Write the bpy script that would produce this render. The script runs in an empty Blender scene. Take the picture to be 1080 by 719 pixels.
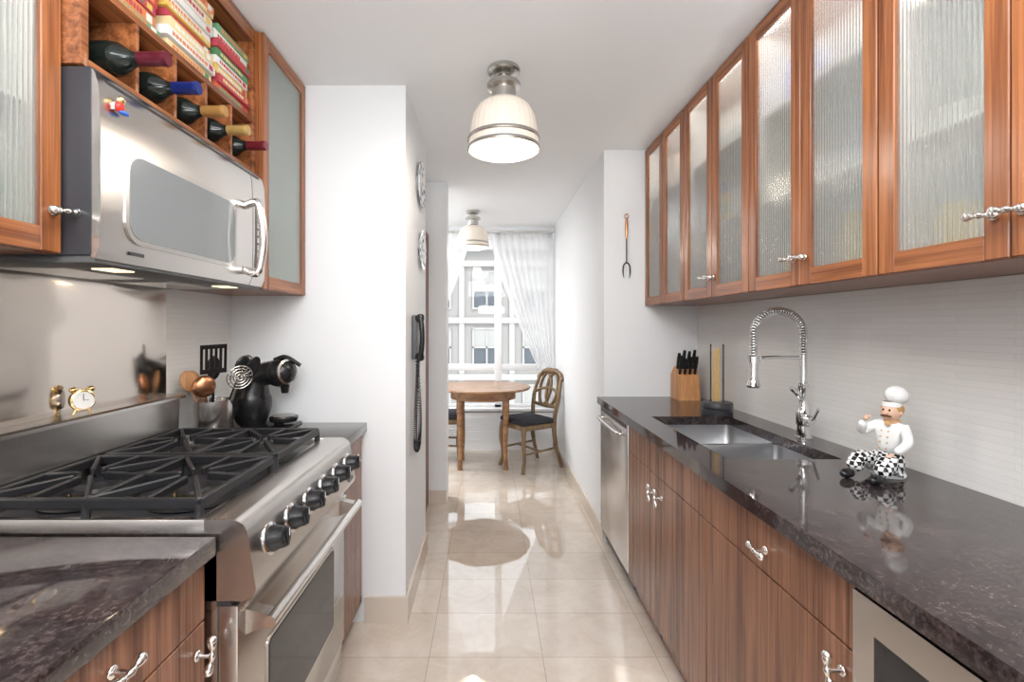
import bpy, bmesh, math, random, bisect
from mathutils import Vector, Matrix
random.seed(7)
R=math.radians
# ------------------------------------------------------------------ materials
def newmat(name):
    m=bpy.data.materials.new(name); m.use_nodes=True
    nt=m.node_tree; b=nt.nodes['Principled BSDF']
    return m,nt,b
def P(name,col,rough=0.5,metal=0.0,emit=None,es=0,coat=0,trans=0,ior=1.45,spec=None):
    m,nt,b=newmat(name)
    b.inputs['Base Color'].default_value=(*col,1)
    b.inputs['Roughness'].default_value=rough
    b.inputs['Metallic'].default_value=metal
    b.inputs['Coat Weight'].default_value=coat
    b.inputs['Transmission Weight'].default_value=trans
    b.inputs['IOR'].default_value=ior
    if emit: 
        b.inputs['Emission Color'].default_value=(*emit,1); b.inputs['Emission Strength'].default_value=es
    tc=nt.nodes.new('ShaderNodeTexCoord'); nz=nt.nodes.new('ShaderNodeTexNoise')
    nz.inputs['Scale'].default_value=18; nt.links.new(tc.outputs['Object'],nz.inputs['Vector'])
    mr=nt.nodes.new('ShaderNodeMapRange'); mr.inputs['To Min'].default_value=max(0,rough-0.02); mr.inputs['To Max'].default_value=rough+0.03
    nt.links.new(nz.outputs['Fac'],mr.inputs['Value']); nt.links.new(mr.outputs['Result'],b.inputs['Roughness'])
    return m
def ramp(nt,stops):
    r=nt.nodes.new('ShaderNodeValToRGB')
    while len(r.color_ramp.elements)<len(stops): r.color_ramp.elements.new(0.5)
    for e,(p,c) in zip(r.color_ramp.elements,stops):
        e.position=p; e.color=(*c,1)
    return r
def wood(name,c1,c2,axis='z',rough=0.3,k=1.0):
    m,nt,b=newmat(name)
    tc=nt.nodes.new('ShaderNodeTexCoord'); mp=nt.nodes.new('ShaderNodeMapping')
    s={'z':(42,42,1.0),'y':(42,1.0,42),'x':(1.0,42,42)}[axis]
    mp.inputs['Scale'].default_value=[v*k for v in s]
    nt.links.new(tc.outputs['Object'],mp.inputs['Vector'])
    n=nt.nodes.new('ShaderNodeTexNoise'); n.inputs['Scale'].default_value=1.0; n.inputs['Detail'].default_value=6; n.inputs['Distortion'].default_value=0.4
    nt.links.new(mp.outputs['Vector'],n.inputs['Vector'])
    n2=nt.nodes.new('ShaderNodeTexNoise'); n2.inputs['Scale'].default_value=4.5; n2.inputs['Detail'].default_value=4
    nt.links.new(mp.outputs['Vector'],n2.inputs['Vector'])
    mx=nt.nodes.new('ShaderNodeMath'); mx.operation='ADD'
    ml=nt.nodes.new('ShaderNodeMath'); ml.operation='MULTIPLY'; ml.inputs[1].default_value=0.55
    nt.links.new(n2.outputs['Fac'],ml.inputs[0]); nt.links.new(n.outputs['Fac'],mx.inputs[0]); nt.links.new(ml.outputs[0],mx.inputs[1])
    r=ramp(nt,[(0.58,c1),(0.96,c2)])
    nt.links.new(mx.outputs[0],r.inputs['Fac']); nt.links.new(r.outputs['Color'],b.inputs['Base Color'])
    b.inputs['Roughness'].default_value=rough
    bp=nt.nodes.new('ShaderNodeBump'); bp.inputs['Strength'].default_value=0.08; bp.inputs['Distance'].default_value=0.002
    nt.links.new(n2.outputs['Fac'],bp.inputs['Height']); nt.links.new(bp.outputs['Normal'],b.inputs['Normal'])
    return m
def steel(name,col=(0.60,0.57,0.545),rough=0.25,axis='y',warp=0):
    m,nt,b=newmat(name)
    b.inputs['Base Color'].default_value=(*col,1); b.inputs['Metallic'].default_value=1
    tc=nt.nodes.new('ShaderNodeTexCoord'); mp=nt.nodes.new('ShaderNodeMapping')
    mp.inputs['Scale'].default_value={'y':(12,2,250),'z':(250,250,2),'x':(2,12,250)}[axis]
    n=nt.nodes.new('ShaderNodeTexNoise'); n.inputs['Scale'].default_value=1
    nt.links.new(tc.outputs['Object'],mp.inputs['Vector']); nt.links.new(mp.outputs['Vector'],n.inputs['Vector'])
    mr=nt.nodes.new('ShaderNodeMapRange'); mr.inputs['To Min'].default_value=rough-0.03; mr.inputs['To Max'].default_value=rough+0.04
    nt.links.new(n.outputs['Fac'],mr.inputs['Value']); nt.links.new(mr.outputs['Result'],b.inputs['Roughness'])
    if warp:
        n3=nt.nodes.new('ShaderNodeTexNoise'); n3.inputs['Scale'].default_value=3.5; n3.inputs['Detail'].default_value=0.5; nt.links.new(tc.outputs['Object'],n3.inputs['Vector'])
        bp=nt.nodes.new('ShaderNodeBump'); bp.inputs['Strength'].default_value=1.0; bp.inputs['Distance'].default_value=warp
        nt.links.new(n3.outputs['Fac'],bp.inputs['Height']); nt.links.new(bp.outputs['Normal'],b.inputs['Normal'])
    return m

M={}
M['wall']=P('wall_paint',(0.79,0.80,0.81),0.6)
M['ceil']=P('ceiling_paint',(0.85,0.86,0.87),0.7)
M['base']=P('marble_trim',(0.62,0.54,0.46),0.25)
M['trim']=P('white_trim',(0.8,0.8,0.8),0.4)
M['woodB']=wood('cherry_base',(0.105,0.040,0.022),(0.31,0.14,0.078),'z',0.26)
M['woodU']=wood('cherry_upper',(0.14,0.040,0.013),(0.37,0.135,0.048),'z',0.26)
M['woodUy']=wood('cherry_upper_rail',(0.14,0.040,0.013),(0.37,0.135,0.048),'y',0.26)
M['woodD']=wood('dark_door_wood',(0.12,0.035,0.02),(0.2,0.07,0.04),'z',0.4)
M['table']=wood('table_wood',(0.20,0.09,0.04),(0.38,0.20,0.09),'x',0.25,0.5)
M['chair']=wood('chair_wood',(0.10,0.06,0.03),(0.24,0.15,0.07),'z',0.4,0.7)
M['blockw']=wood('block_wood',(0.45,0.2,0.07),(0.65,0.33,0.14),'z',0.4)
M['spoonw']=wood('spoon_wood',(0.35,0.16,0.06),(0.6,0.33,0.15),'z',0.5)
M['steel']=steel('brushed_steel')
M['steelz']=steel('brushed_steel_vertical',axis='z')
M['steelp']=steel('splash_steel',(0.60,0.54,0.485),0.12,warp=0.02)
M['sink']=steel('sink_steel',(0.50,0.50,0.51),0.36)
M['chrome']=P('chrome',(0.8,0.8,0.8),0.08,1)
M['nickel']=P('brushed_nickel',(0.55,0.53,0.50),0.25,1)
M['pewter']=P('pewter',(0.82,0.80,0.77),0.2,1)
M['black']=P('black_plastic',(0.012,0.012,0.013),0.25)
M['iron']=P('cast_iron',(0.014,0.014,0.016),0.4)
M['dark']=P('dark_enamel',(0.035,0.035,0.04),0.3)
M['dgrey']=P('dark_grey',(0.09,0.09,0.09),0.45)
M['white']=P('white_ceramic',(0.85,0.84,0.82),0.2)
M['tan']=P('tan_glaze',(0.62,0.36,0.16),0.3)
M['red']=P('red_glaze',(0.55,0.03,0.02),0.3)
M['gold']=P('gold_metal',(0.8,0.58,0.28),0.25,1)
M['skin']=P('painted_skin',(0.72,0.45,0.32),0.4)
M['cushion']=P('navy_cushion',(0.025,0.025,0.035),0.8)
M['pasta']=P('spaghetti',(0.75,0.52,0.2),0.5)
M['bottle']=P('bottle_glass',(0.008,0.012,0.01),0.08)
M['mglass']=P('microwave_window',(0.20,0.21,0.21),0.12)
M['oglass']=P('oven_glass',(0.02,0.02,0.022),0.06)
M['copper']=P('copper',(0.6,0.28,0.15),0.3,1)
M['led']=P('lamp_lens',(1,0.9,0.7),0.3,emit=(1,0.8,0.5),es=1.3)
M['inner']=P('cabinet_interior',(0.78,0.76,0.72),0.5)
m,nt,b=newmat('clear_glass'); M['glass']=m
nt.nodes.remove(b); o=nt.nodes['Material Output']
tr=nt.nodes.new('ShaderNodeBsdfTransparent'); gl=nt.nodes.new('ShaderNodeBsdfGlossy'); gl.inputs['Roughness'].default_value=0.02
lw=nt.nodes.new('ShaderNodeFresnel'); lw.inputs['IOR'].default_value=1.25
mx=nt.nodes.new('ShaderNodeMixShader'); nt.links.new(lw.outputs[0],mx.inputs[0]); nt.links.new(tr.outputs[0],mx.inputs[1]); nt.links.new(gl.outputs[0],mx.inputs[2]); nt.links.new(mx.outputs[0],o.inputs['Surface'])
def reeded(name,col,diff,rough,reed=True):
    m,nt,b=newmat(name); o=nt.nodes['Material Output']
    b.inputs['Base Color'].default_value=(0.98,1,0.99,1); b.inputs['Transmission Weight'].default_value=1
    b.inputs['Roughness'].default_value=rough; b.inputs['IOR'].default_value=1.18
    d=nt.nodes.new('ShaderNodeBsdfDiffuse'); t=nt.nodes.new('ShaderNodeBsdfTranslucent')
    d.inputs['Color'].default_value=(*col,1); t.inputs['Color'].default_value=(*col,1)
    g=nt.nodes.new('ShaderNodeBsdfGlossy'); g.inputs['Roughness'].default_value=0.15
    tc=nt.nodes.new('ShaderNodeTexCoord'); w=nt.nodes.new('ShaderNodeTexWave'); w.bands_direction='Y'; w.inputs['Scale'].default_value=28
    nt.links.new(tc.outputs['Object'],w.inputs['Vector'])
    bp=nt.nodes.new('ShaderNodeBump'); bp.inputs['Strength'].default_value=0.6 if reed else 0.0; bp.inputs['Distance'].default_value=0.002
    nt.links.new(w.outputs['Fac'],bp.inputs['Height'])
    for s in (b,d,g): nt.links.new(bp.outputs['Normal'],s.inputs['Normal'])
    m1=nt.nodes.new('ShaderNodeMixShader'); m1.inputs[0].default_value=0.35
    nt.links.new(d.outputs[0],m1.inputs[1]); nt.links.new(t.outputs[0],m1.inputs[2])
    m2=nt.nodes.new('ShaderNodeMixShader'); m2.inputs[0].default_value=diff
    nt.links.new(b.outputs[0],m2.inputs[1]); nt.links.new(m1.outputs[0],m2.inputs[2])
    fr=nt.nodes.new('ShaderNodeFresnel'); fr.inputs['IOR'].default_value=1.3
    m3=nt.nodes.new('ShaderNodeMixShader'); nt.links.new(fr.outputs[0],m3.inputs[0]); nt.links.new(m2.outputs[0],m3.inputs[1]); nt.links.new(g.outputs[0],m3.inputs[2])
    nt.links.new(m3.outputs[0],o.inputs['Surface']); return m
M['reed']=reeded('reeded_glass',(0.74,0.76,0.73),0.26,0.17)
M['frost']=reeded('frosted_glass',(0.50,0.56,0.53),0.75,0.35,False)
m,nt,b=newmat('sheer_fabric'); M['sheer']=m; o=nt.nodes['Material Output']; nt.nodes.remove(b)
d=nt.nodes.new('ShaderNodeBsdfDiffuse'); d.inputs[0].default_value=(0.9,0.9,0.9,1)
t=nt.nodes.new('ShaderNodeBsdfTranslucent'); t.inputs[0].default_value=(0.92,0.92,0.93,1)
tr=nt.nodes.new('ShaderNodeBsdfTransparent')
a=nt.nodes.new('ShaderNodeMixShader'); a.inputs[0].default_value=0.6; nt.links.new(d.outputs[0],a.inputs[1]); nt.links.new(t.outputs[0],a.inputs[2])
c=nt.nodes.new('ShaderNodeMixShader'); c.inputs[0].default_value=0.78; nt.links.new(tr.outputs[0],c.inputs[1]); nt.links.new(a.outputs[0],c.inputs[2]); nt.links.new(c.outputs[0],o.inputs['Surface'])
m,nt,b=newmat('opal_ribbed_glass'); M['opal']=m
b.inputs['Base Color'].default_value=(0.64,0.58,0.51,1); b.inputs['Roughness'].default_value=0.12
b.inputs['Emission Color'].default_value=(1,0.84,0.66,1); b.inputs['Emission Strength'].default_value=0.2
# granite
m,nt,b=newmat('polished_granite'); M['granite']=m
tc=nt.nodes.new('ShaderNodeTexCoord')
v=nt.nodes.new('ShaderNodeTexVoronoi'); v.inputs['Scale'].default_value=170; nt.links.new(tc.outputs['Object'],v.inputs['Vector'])
n=nt.nodes.new('ShaderNodeTexNoise'); n.inputs['Scale'].default_value=110; n.inputs['Detail'].default_value=3; n.inputs['Roughness'].default_value=0.6; nt.links.new(tc.outputs['Object'],n.inputs['Vector'])
nb=nt.nodes.new('ShaderNodeTexNoise'); nb.inputs['Scale'].default_value=14; nb.inputs['Detail'].default_value=4; nt.links.new(tc.outputs['Object'],nb.inputs['Vector'])
r1=ramp(nt,[(0.35,(0.022,0.016,0.016)),(0.52,(0.045,0.034,0.033)),(0.70,(0.085,0.068,0.065))]); nt.links.new(n.outputs['Fac'],r1.inputs['Fac'])
rb=ramp(nt,[(0.35,(0.65,0.65,0.7)),(0.65,(1.3,1.22,1.2))]); nt.links.new(nb.outputs['Fac'],rb.inputs['Fac'])
mu=nt.nodes.new('ShaderNodeMixRGB'); mu.blend_type='MULTIPLY'; mu.inputs[0].default_value=1; nt.links.new(r1.outputs[0],mu.inputs[1]); nt.links.new(rb.outputs[0],mu.inputs[2])
r2=ramp(nt,[(0.0,(0.22,0.2,0.21)),(0.16,(0.0,0.0,0.0))]); nt.links.new(v.outputs['Distance'],r2.inputs['Fac'])
ad=nt.nodes.new('ShaderNodeMixRGB'); ad.blend_type='ADD'; ad.inputs[0].default_value=0.35
nt.links.new(mu.outputs[0],ad.inputs[1]); nt.links.new(r2.outputs['Color'],ad.inputs[2]); nt.links.new(ad.outputs[0],b.inputs['Base Color'])
b.inputs['Roughness'].default_value=0.06; b.inputs['IOR'].default_value=1.65
# floor
m,nt,b=newmat('marble_floor_tile'); M['floor']=m
tc=nt.nodes.new('ShaderNodeTexCoord'); mp=nt.nodes.new('ShaderNodeMapping'); mp.inputs['Location'].default_value=(0.246+0.465*20,-1.98+0.305*20,0)
nt.links.new(tc.outputs['Object'],mp.inputs['Vector'])
br=nt.nodes.new('ShaderNodeTexBrick'); br.offset=0; br.inputs['Scale'].default_value=1; br.inputs['Brick Width'].default_value=0.465; br.inputs['Row Height'].default_value=0.305
br.inputs['Mortar Size'].default_value=0.0016; br.inputs['Mortar Smooth'].default_value=0.2; br.inputs['Color1'].default_value=(0.60,0.515,0.435,1); br.inputs['Color2'].default_value=(0.68,0.60,0.52,1); br.inputs['Mortar'].default_value=(0.42,0.35,0.28,1)
nt.links.new(mp.outputs[0],br.inputs['Vector'])
n=nt.nodes.new('ShaderNodeTexNoise'); n.inputs['Scale'].default_value=6; n.inputs['Detail'].default_value=9; n.inputs['Roughness'].default_value=0.7; n.inputs['Distortion'].default_value=1.0; nt.links.new(tc.outputs['Object'],n.inputs['Vector'])
r1=ramp(nt,[(0.3,(0.86,0.82,0.78)),(0.6,(1,1,1))]); nt.links.new(n.outputs['Fac'],r1.inputs['Fac'])
mu=nt.nodes.new('ShaderNodeMixRGB'); mu.blend_type='MULTIPLY'; mu.inputs[0].default_value=1; nt.links.new(br.outputs['Color'],mu.inputs[1]); nt.links.new(r1.outputs['Color'],mu.inputs[2]); nt.links.new(mu.outputs[0],b.inputs['Base Color'])
b.inputs['Roughness'].default_value=0.02; b.inputs['IOR'].default_value=2.0
n4=nt.nodes.new('ShaderNodeTexNoise'); n4.inputs['Scale'].default_value=7; n4.inputs['Detail'].default_value=1; nt.links.new(tc.outputs['Object'],n4.inputs['Vector'])
bp=nt.nodes.new('ShaderNodeBump'); bp.inputs['Strength'].default_value=0.4; bp.inputs['Distance'].default_value=0.001; nt.links.new(n4.outputs['Fac'],bp.inputs['Height']); nt.links.new(bp.outputs[0],b.inputs['Normal'])
# backsplash
m,nt,b=newmat('ribbed_white_tile'); M['tile']=m
tc=nt.nodes.new('ShaderNodeTexCoord'); sp=nt.nodes.new('ShaderNodeSeparateXYZ'); cb=nt.nodes.new('ShaderNodeCombineXYZ')
nt.links.new(tc.outputs['Object'],sp.inputs[0]); nt.links.new(sp.outputs['Y'],cb.inputs['X']); nt.links.new(sp.outputs['Z'],cb.inputs['Y'])
br=nt.nodes.new('ShaderNodeTexBrick'); br.inputs['Scale'].default_value=1; br.inputs['Brick Width'].default_value=0.30; br.inputs['Row Height'].default_value=0.0195; br.offset=0.5
br.inputs['Mortar Size'].default_value=0.0010; br.inputs['Mortar Smooth'].default_value=0.6; br.inputs['Color1'].default_value=(0.76,0.75,0.73,1); br.inputs['Color2'].default_value=(0.79,0.78,0.76,1); br.inputs['Mortar'].default_value=(0.68,0.67,0.64,1)
nt.links.new(cb.outputs[0],br.inputs['Vector']); nt.links.new(br.outputs['Color'],b.inputs['Base Color']); b.inputs['Roughness'].default_value=0.3
bp=nt.nodes.new('ShaderNodeBump'); bp.invert=True; bp.inputs['Strength'].default_value=0.3; bp.inputs['Distance'].default_value=0.002; nt.links.new(br.outputs['Fac'],bp.inputs['Height']); nt.links.new(bp.outputs[0],b.inputs['Normal'])
m,nt,b=newmat('checker_trousers'); M['check']=m
tc=nt.nodes.new('ShaderNodeTexCoord'); ck=nt.nodes.new('ShaderNodeTexChecker'); ck.inputs['Scale'].default_value=85; ck.inputs['Color1'].default_value=(0.01,0.01,0.01,1); ck.inputs['Color2'].default_value=(0.85,0.85,0.85,1)
nt.links.new(tc.outputs['Object'],ck.inputs['Vector']); nt.links.new(ck.outputs[0],b.inputs['Base Color']); b.inputs['Roughness'].default_value=0.2
m,nt,b=newmat('patterned_plate'); M['plate']=m
tc=nt.nodes.new('ShaderNodeTexCoord'); v=nt.nodes.new('ShaderNodeTexVoronoi'); v.inputs['Scale'].default_value=28; nt.links.new(tc.outputs['Object'],v.inputs['Vector'])
r1=ramp(nt,[(0.25,(0.12,0.14,0.2)),(0.5,(0.7,0.7,0.7))]); nt.links.new(v.outputs['Distance'],r1.inputs['Fac']); nt.links.new(r1.outputs[0],b.inputs['Base Color']); b.inputs['Roughness'].default_value=0.2
M['facade']=P('facade_stone',(0.34,0.33,0.315),0.8)
M['facade2']=P('facade_band',(0.42,0.41,0.395),0.8)
M['fwin']=P('facade_window',(0.10,0.115,0.13),0.15)
M['fwin2']=P('facade_blind',(0.36,0.36,0.34),0.5)

# ------------------------------------------------------------------ mesh helpers
def empty(name,loc=(0,0,0)):
    e=bpy.data.objects.new(name,None); e.location=loc; e.empty_display_size=0.05
    bpy.context.scene.collection.objects.link(e); return e
def fin(name,bm,mat,parent=None,smooth=True,ang=35,loc=None,rot=None):
    bmesh.ops.recalc_face_normals(bm,faces=bm.faces)
    me=bpy.data.meshes.new(name); bm.to_mesh(me); bm.free()
    if mat is not None: me.materials.append(mat)
    if smooth:
        me.polygons.foreach_set('use_smooth',[True]*len(me.polygons)); me.set_sharp_from_angle(angle=R(ang))
    ob=bpy.data.objects.new(name,me); bpy.context.scene.collection.objects.link(ob)
    if parent is not None:
        ob.parent=parent; 
        if parent.get('local')!=1: ob.matrix_parent_inverse=Matrix.Translation(parent.location).inverted()
    if loc: ob.location=loc
    if rot: ob.rotation_euler=rot
    return ob
def addbox(bm,x0,x1,y0,y1,z0,z1,bevel=0,seg=2):
    r=bmesh.ops.create_cube(bm,size=1)
    vs=r['verts']
    for v in vs: v.co=Vector(((x0+x1)/2+v.co.x*(x1-x0),(y0+y1)/2+v.co.y*(y1-y0),(z0+z1)/2+v.co.z*(z1-z0)))
    if bevel>0:
        es=set()
        for v in vs: es.update(v.link_edges)
        bmesh.ops.bevel(bm,geom=list(es),offset=bevel,segments=seg,affect='EDGES',profile=0.5)
def box(name,x0,x1,y0,y1,z0,z1,mat,parent=None,bevel=0,seg=2):
    bm=bmesh.new(); addbox(bm,x0,x1,y0,y1,z0,z1,bevel,seg); return fin(name,bm,mat,parent)
def boxes(name,lst,mat,parent=None,bevel=0):
    bm=bmesh.new()
    for b in lst: addbox(bm,*b,bevel)
    return fin(name,bm,mat,parent)
def addcyl(bm,p0,p1,r0,r1=None,seg=24):
    p0=Vector(p0);p1=Vector(p1); d=p1-p0; r1=r0 if r1 is None else r1
    q=d.to_track_quat('Z','Y').to_matrix().to_4x4()
    bmesh.ops.create_cone(bm,cap_ends=True,segments=seg,radius1=r0,radius2=r1,depth=d.length,matrix=Matrix.Translation((p0+p1)/2)@q)
def cyl(name,p0,p1,r0,mat,parent=None,r1=None,seg=24):
    bm=bmesh.new(); addcyl(bm,p0,p1,r0,r1,seg); return fin(name,bm,mat,parent)
def addlathe(bm,prof,origin=(0,0,0),axis=(0,0,1),seg=32):
    q=Vector(axis).to_track_quat('Z','Y').to_matrix().to_4x4(); mt=Matrix.Translation(origin)@q
    rings=[]
    for r,z in prof:
        if r<1e-5: rings.append([bm.verts.new(mt@Vector((0,0,z)))])
        else: rings.append([bm.verts.new(mt@Vector((r*math.cos(2*math.pi*i/seg),r*math.sin(2*math.pi*i/seg),z))) for i in range(seg)])
    for a,b in zip(rings,rings[1:]):
        for i in range(seg):
            j=(i+1)%seg
            if len(a)==1 and len(b)==1: continue
            if len(a)==1: bm.faces.new((a[0],b[i],b[j]))
            elif len(b)==1: bm.faces.new((a[i],a[j],b[0]))
            else: bm.faces.new((a[i],a[j],b[j],b[i]))
def lathe(name,prof,origin,mat,parent=None,axis=(0,0,1),seg=32,ang=35):
    bm=bmesh.new(); addlathe(bm,prof,origin,axis,seg); return fin(name,bm,mat,parent,ang=ang)
def addsweep(bm,pts,r,seg=8,closed=False):
    pts=[Vector(p) for p in pts]; n=len(pts); rs=r if isinstance(r,(list,tuple)) else [r]*n
    T=[]
    for i in range(n):
        if closed: t=pts[(i+1)%n]-pts[i-1]
        else: t=pts[min(i+1,n-1)]-pts[max(i-1,0)]
        T.append(t.normalized())
    up=Vector((0,0,1)) if abs(T[0].z)<0.9 else Vector((1,0,0))
    nrm=(up-T[0]*up.dot(T[0])).normalized(); rings=[]
    for i in range(n):
        if i>0:
            nrm=(nrm-T[i]*nrm.dot(T[i])).normalized()
        bn=T[i].cross(nrm)
        rings.append([bm.verts.new(pts[i]+(nrm*math.cos(2*math.pi*k/seg)+bn*math.sin(2*math.pi*k/seg))*rs[i]) for k in range(seg)])
    for i in range(n if closed else n-1):
        a=rings[i]; b=rings[(i+1)%n]
        for k in range(seg): bm.faces.new((a[k],a[(k+1)%seg],b[(k+1)%seg],b[k]))
    if not closed:
        bm.faces.new(rings[0][::-1]); bm.faces.new(rings[-1])
def sweep(name,pts,r,mat,parent=None,seg=8,closed=False):
    bm=bmesh.new(); addsweep(bm,pts,r,seg,closed); return fin(name,bm,mat,parent,ang=60)
def addball(bm,c,r,u=20,v=14):
    if not isinstance(r,(tuple,list)): r=(r,r,r)
    bmesh.ops.create_uvsphere(bm,u_segments=u,v_segments=v,radius=1,matrix=Matrix.Translation(c)@Matrix.Diagonal((*r,1)))
def ball(name,c,r,mat,parent=None):
    bm=bmesh.new(); addball(bm,c,r); return fin(name,bm,mat,parent,ang=180)
def addprism(bm,poly,axis,a0,a1):
    def mk(p,a):
        return {'y':(p[0],a,p[1]),'x':(a,p[0],p[1]),'z':(p[0],p[1],a)}[axis]
    A=[bm.verts.new(mk(p,a0)) for p in poly]; B=[bm.verts.new(mk(p,a1)) for p in poly]
    bm.faces.new(A); bm.faces.new(B[::-1])
    for i in range(len(poly)): j=(i+1)%len(poly); bm.faces.new((A[i],B[i],B[j],A[j]))
def prism(name,poly,axis,a0,a1,mat,parent=None):
    bm=bmesh.new(); addprism(bm,poly,axis,a0,a1); return fin(name,bm,mat,parent)
def bez(pts,n=24):
    P_=[Vector(p) for p in pts]; P_=[P_[0]*2-P_[1]]+P_+[P_[-1]*2-P_[-2]]; out=[]
    for i in range(1,len(P_)-2):
        for k in range(n):
            t=k/n; a,b,c,d=P_[i-1:i+3]
            out.append(0.5*((2*b)+(c-a)*t+(2*a-5*b+4*c-d)*t*t+(3*b-a-3*c+d)*t**3))
    out.append(P_[-2]); return out
def rrect(y0,y1,z0,z1,r,n=6):
    o=[]
    for cy,cz,a0 in ((y1-r,z1-r,0),(y0+r,z1-r,90),(y0+r,z0+r,180),(y1-r,z0+r,270)):
        for k in range(n+1):
            a=R(a0+90*k/n); o.append((cy+r*math.cos(a),cz+r*math.sin(a)))
    return o

# ------------------------------------------------------------------ room dims
ZC=2.459; XL=-1.19; XR=1.313; YB=-1.8
box('floor',-2.4,1.5,YB-0.1,5.6,-0.1,0,M['floor'])
box('ceiling',-2.4,1.5,YB-0.1,5.6,ZC,ZC+0.1,M['ceil'])
box('wall_left',XL-0.1,XL,YB,2.217,0,ZC,M['wall'])
box('wall_right',XR,XR+0.12,YB,3.03,0,ZC,M['wall'])
box('wall_back',XL-0.1,XR+0.12,YB-0.1,YB,0,ZC,M['wall'])
box('wall_end_left',XL-0.1,-0.383,2.217,2.91,0,ZC,M['wall'])
box('wall_end_right',0.719,XR+0.12,3.03,5.4,0,ZC,M['wall'])
box('wall_recess',-0.62,-0.5,2.91,3.70,0,ZC,M['wall'])
box('wall_partition',-2.3,-0.326,3.70,3.86,0,ZC,M['wall'])
box('wall_dining_left',-2.4,-2.3,3.70,5.4,0,ZC,M['wall'])
d=empty('door_1',(-0.47,3.3,0))
box('slab',-0.497,-0.462,2.93,3.68,0.005,2.05,M['woodD'],d)
lathe('knob',[(0,0),(0.01,0),(0.01,0.03),(0.025,0.04),(0.025,0.055),(0,0.065)],(-0.462,3.05,1.0),M['nickel'],d,axis=(1,0,0))
box('baseboard_end_left',-0.57,-0.383,2.205,2.217,0,0.12,M['base'])
box('baseboard_passage_left',-0.383,-0.371,2.205,2.91,0,0.12,M['base'])
box('baseboard_passage_right',0.707,0.719,3.03,5.39,0,0.10,M['base'])
box('baseboard_partition',-0.46,-0.326,3.69,3.70,0,0.10,M['base'])
YW=5.4
box('wall_window_sill',-2.3,0.719,YW,YW+0.12,0,0.42,M['wall'])
box('wall_window_head',-2.3,0.719,YW,YW+0.12,2.40,ZC,M['wall'])
w=empty('window_1',(-0.8,YW,1.4))
fr=[(-2.3,0.719,YW+0.02,YW+0.10,0.42,0.48),(-2.3,0.719,YW+0.02,YW+0.10,2.34,2.40),(-2.3,0.719,YW+0.03,YW+0.09,0.86,0.93)]
for x in (-2.27,-1.35,-0.60,0.10,0.68): fr.append((x-0.04,x+0.04,YW+0.02,YW+0.10,0.42,2.40))
boxes('frame',fr,M['trim'],w,0.004)
box('glass',-2.3,0.719,YW+0.055,YW+0.06,0.45,2.37,M['glass'],w)
box('sill',-2.3,0.715,YW-0.10,YW+0.02,0.42,0.45,M['trim'],w,0.004)
rc=empty('radiator_cover',(-0.8,YW-0.05,0))
box('body',-2.28,0.70,YW-0.09,YW-0.005,0.0,0.41,M['trim'],rc)
boxes('slats',[(-2.2,0.66,YW-0.094,YW-0.088,0.10+i*0.03,0.115+i*0.03) for i in range(9)],M['wall'],rc)
def curtain(name,y,zt,zb,left,right,folds):
    bm=bmesh.new(); nu,nv=110,40; g=[]
    for j in range(nv+1):
        t=j/nv; z=zt+(zb-zt)*t; xl=left(t); xr=right(t); row=[]
        for i in range(nu+1):
            s=i/nu; amp=0.024*(0.6+0.4*math.sin(3*t+s*5))
            row.append(bm.verts.new((xl+(xr-xl)*s, y+amp*math.sin(s*folds*2*math.pi+1.2*math.sin(t*2.5)),z)))
        g.append(row)
    for j in range(nv):
        for i in range(nu): bm.faces.new((g[j][i],g[j][i+1],g[j+1][i+1],g[j+1][i]))
    return fin(name,bm,M['sheer'],ang=180)
curtain('curtain',5.25,2.36,0.5,lambda t:0.0+0.56*(t/0.82)**1.25 if t<0.82 else 0.56-0.04*(t-0.82)/0.18,lambda t:0.695,9)
curtain('curtain',5.25,2.36,0.5,lambda t:-1.25-0.0*t,lambda t:(-0.19-0.42*min(1,t/0.6)**1.2),12)
cr=empty('curtain_rod',(-0.5,5.25,2.38))
cyl('rod',(-2.2,5.25,2.38),(0.71,5.25,2.38),0.01,M['nickel'],cr)
boxes('brackets',[(x-0.01,x+0.01,5.24,5.399,2.372,2.388) for x in (-2.1,-0.6,0.69)],M['nickel'],cr)
# outside building
YF=15.0
e=empty('apartment_building',(0,YF,-14))
bm=bmesh.new(); addbox(bm,-22,22,YF,YF+1,-14,4.0); addbox(bm,6.5,22,YF-1.5,YF,-14,12)
fin('walls',bm,M['facade'],e,smooth=False)
bm=bmesh.new()
for k in range(-9,3): addbox(bm,-22,6.5,YF-0.12,YF,k*1.75-0.30,k*1.75-0.12)
addbox(bm,-22,6.5,YF-0.25,YF,3.7,4.05)
for i in range(-13,5): addbox(bm,i*1.55+0.62,i*1.55+0.78,YF-0.09,YF,-14,3.9)
fin('bands',bm,M['facade2'],e,smooth=False)
wf=[];wg=[];wb=[]
for i in range(-13,5):
    for k in range(-8,2):
        x=i*1.55-0.08; z=k*1.75+0.18
        wg.append((x-0.42,x+0.42,YF-0.05,YF-0.01,z,z+1.1))
        for q in (-0.44,-0.02,0.40): wf.append((x+q,x+q+0.05,YF-0.10,YF-0.02,z,z+1.1))
        for q in (-0.05,0.5,1.08): wf.append((x-0.45,x+0.45,YF-0.10,YF-0.02,z+q,z+q+0.05))
        if random.random()<0.4: wb.append((x-0.40,x+0.40,YF-0.07,YF-0.052,z+0.55,z+1.08))
boxes('panes',wg,M['fwin'],e); boxes('frames',wf,M['facade2'],e); boxes('blinds',wb,M['fwin2'],e)

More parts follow.
